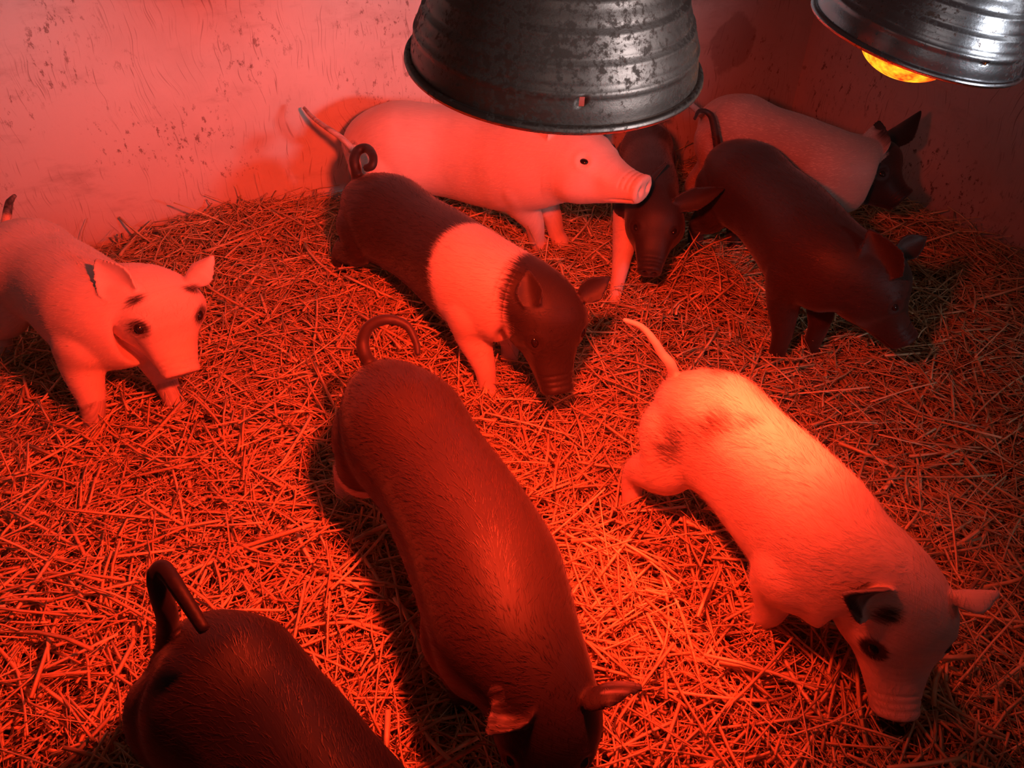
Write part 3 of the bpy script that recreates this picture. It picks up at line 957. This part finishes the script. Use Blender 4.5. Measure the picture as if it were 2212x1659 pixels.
# trodden litter under the loose stalks
gx = np.linspace(-2.3, 2.3, 231); gy = np.linspace(-0.25, 3.0, 181)
GX, GY = np.meshgrid(gx, gy); GZ = ground(GX, GY) - 0.012
GV = np.stack([GX.ravel(), GY.ravel(), GZ.ravel()], 1)
i0 = (np.arange(180)[:, None] * 231 + np.arange(230)[None]).ravel()
GF = np.stack([i0, i0 + 1, i0 + 232, i0 + 231], 1)
cc = GV[GF].mean(1); GF = GF[inside(cc[:, 0], cc[:, 1]) > 0.0]
parts = [(GV, GF, np.full(len(GV), 0.2))]
parts.append(scatter(30000, 0.075, 0.0018, 0.0042, -0.008, 0.012, 0.12, 0.15, 0.6))
parts.append(scatter(30000, 0.085, 0.0018, 0.0045, 0.004, 0.026, 0.17, 0.3, 0.8))
parts.append(scatter(15000, 0.105, 0.0020, 0.0052, 0.016, 0.038, 0.20, 0.4, 0.95))
parts.append(scatter(18000, 0.055, 0.0008, 0.0020, 0.010, 0.042, 0.30, 0.4, 1.0))
parts.append(scatter(1500, 0.09, 0.0012, 0.0026, 0.02, 0.04, 0.65, 0.3, 0.9))
parts.append(scatter(3700, 0.15, 0.0042, 0.0072, 0.022, 0.044, 0.15, 0.5, 0.95, 0.9))
off = 0; Vs, Fs, Ts, Ms = [], [], [], []
for k, (V, F, T_) in enumerate(parts):
    Vs.append(V); Fs.append(F + off); Ts.append(T_); Ms.append(np.full(len(F), 0 if k == 0 else 1, np.int32)); off += len(V)
sm_ = mesh_np('straw_bedding', np.vstack(Vs), np.vstack(Fs), [M_LITTER, M_STRAW], smooth=False)
A = sm_.attributes.new('tone', 'FLOAT', 'POINT'); A.data.foreach_set('value', np.concatenate(Ts).astype(np.float32))
if len(sm_.polygons) == len(np.concatenate(Ms)):
    sm_.polygons.foreach_set('material_index', np.concatenate(Ms))
so = link('straw_bedding', sm_)
props(so, 'loose straw bedding covering the whole floor of the pen', 'straw', kind='stuff')

# single stalks that stand out from the bedding
for p0, z0, p1, z1, wd, tn, lab in (
        ((1316, 1290), .035, (1268, 1455), .03, .0060, 1.0, 'bright yellow straw stalk lying beside the brown piglet, above its ear'),
        ((1258, 1312), .032, (1340, 1308), .032, .0045, .95, 'short yellow straw stalk crossing the bright one beside the brown piglet'),
        ((1880, 868), .05, (2022, 826), .06, .0045, .9, 'pale long straw stalk on the dim straw beside the spotted piglet'),
        ((2105, 772), .03, (2178, 700), .06, .0035, .8, 'thin pale straw stalk sloping up near the right-hand wall'),
        ((245, 418), .19, (322, 500), .06, .0040, .35, 'dark straw stalk leaning against the pale wall'),
        ((812, 590), .07, (778, 678), .02, .0060, .9, 'thick straw stalk propped upright below the belted piglet'),
        ((640, 1432), .04, (668, 1405), .04, .0055, 1.0, 'short bright stub of straw beside the black piglet'),
        ((1070, 862), .05, (1170, 868), .035, .0042, .95, 'glowing straw stalk at the snout of the belted piglet'),
        ((1445, 600), .06, (1512, 502), .15, .0035, .7, 'straw stalk slanting up the small heap beside the dark face')):
    a_, b_ = at(*p0, z0), at(*p1, z1)
    m_ = (a_ + b_) / 2 + np.array([0, 0, 0.004])
    V, F = tube(np.array([a_, m_, b_]), np.array([(wd * .5, wd * .32)] * 3), 8, 9)
    o = link('straw_stalk', mesh_np('straw_stalk', V, F, [M_STRAW]))
    A = o.data.attributes.new('tone', 'FLOAT', 'POINT'); A.data.foreach_set('value', np.full(len(o.data.vertices), tn, np.float32))
    props(o, lab, 'straw', 'single straw stalks')
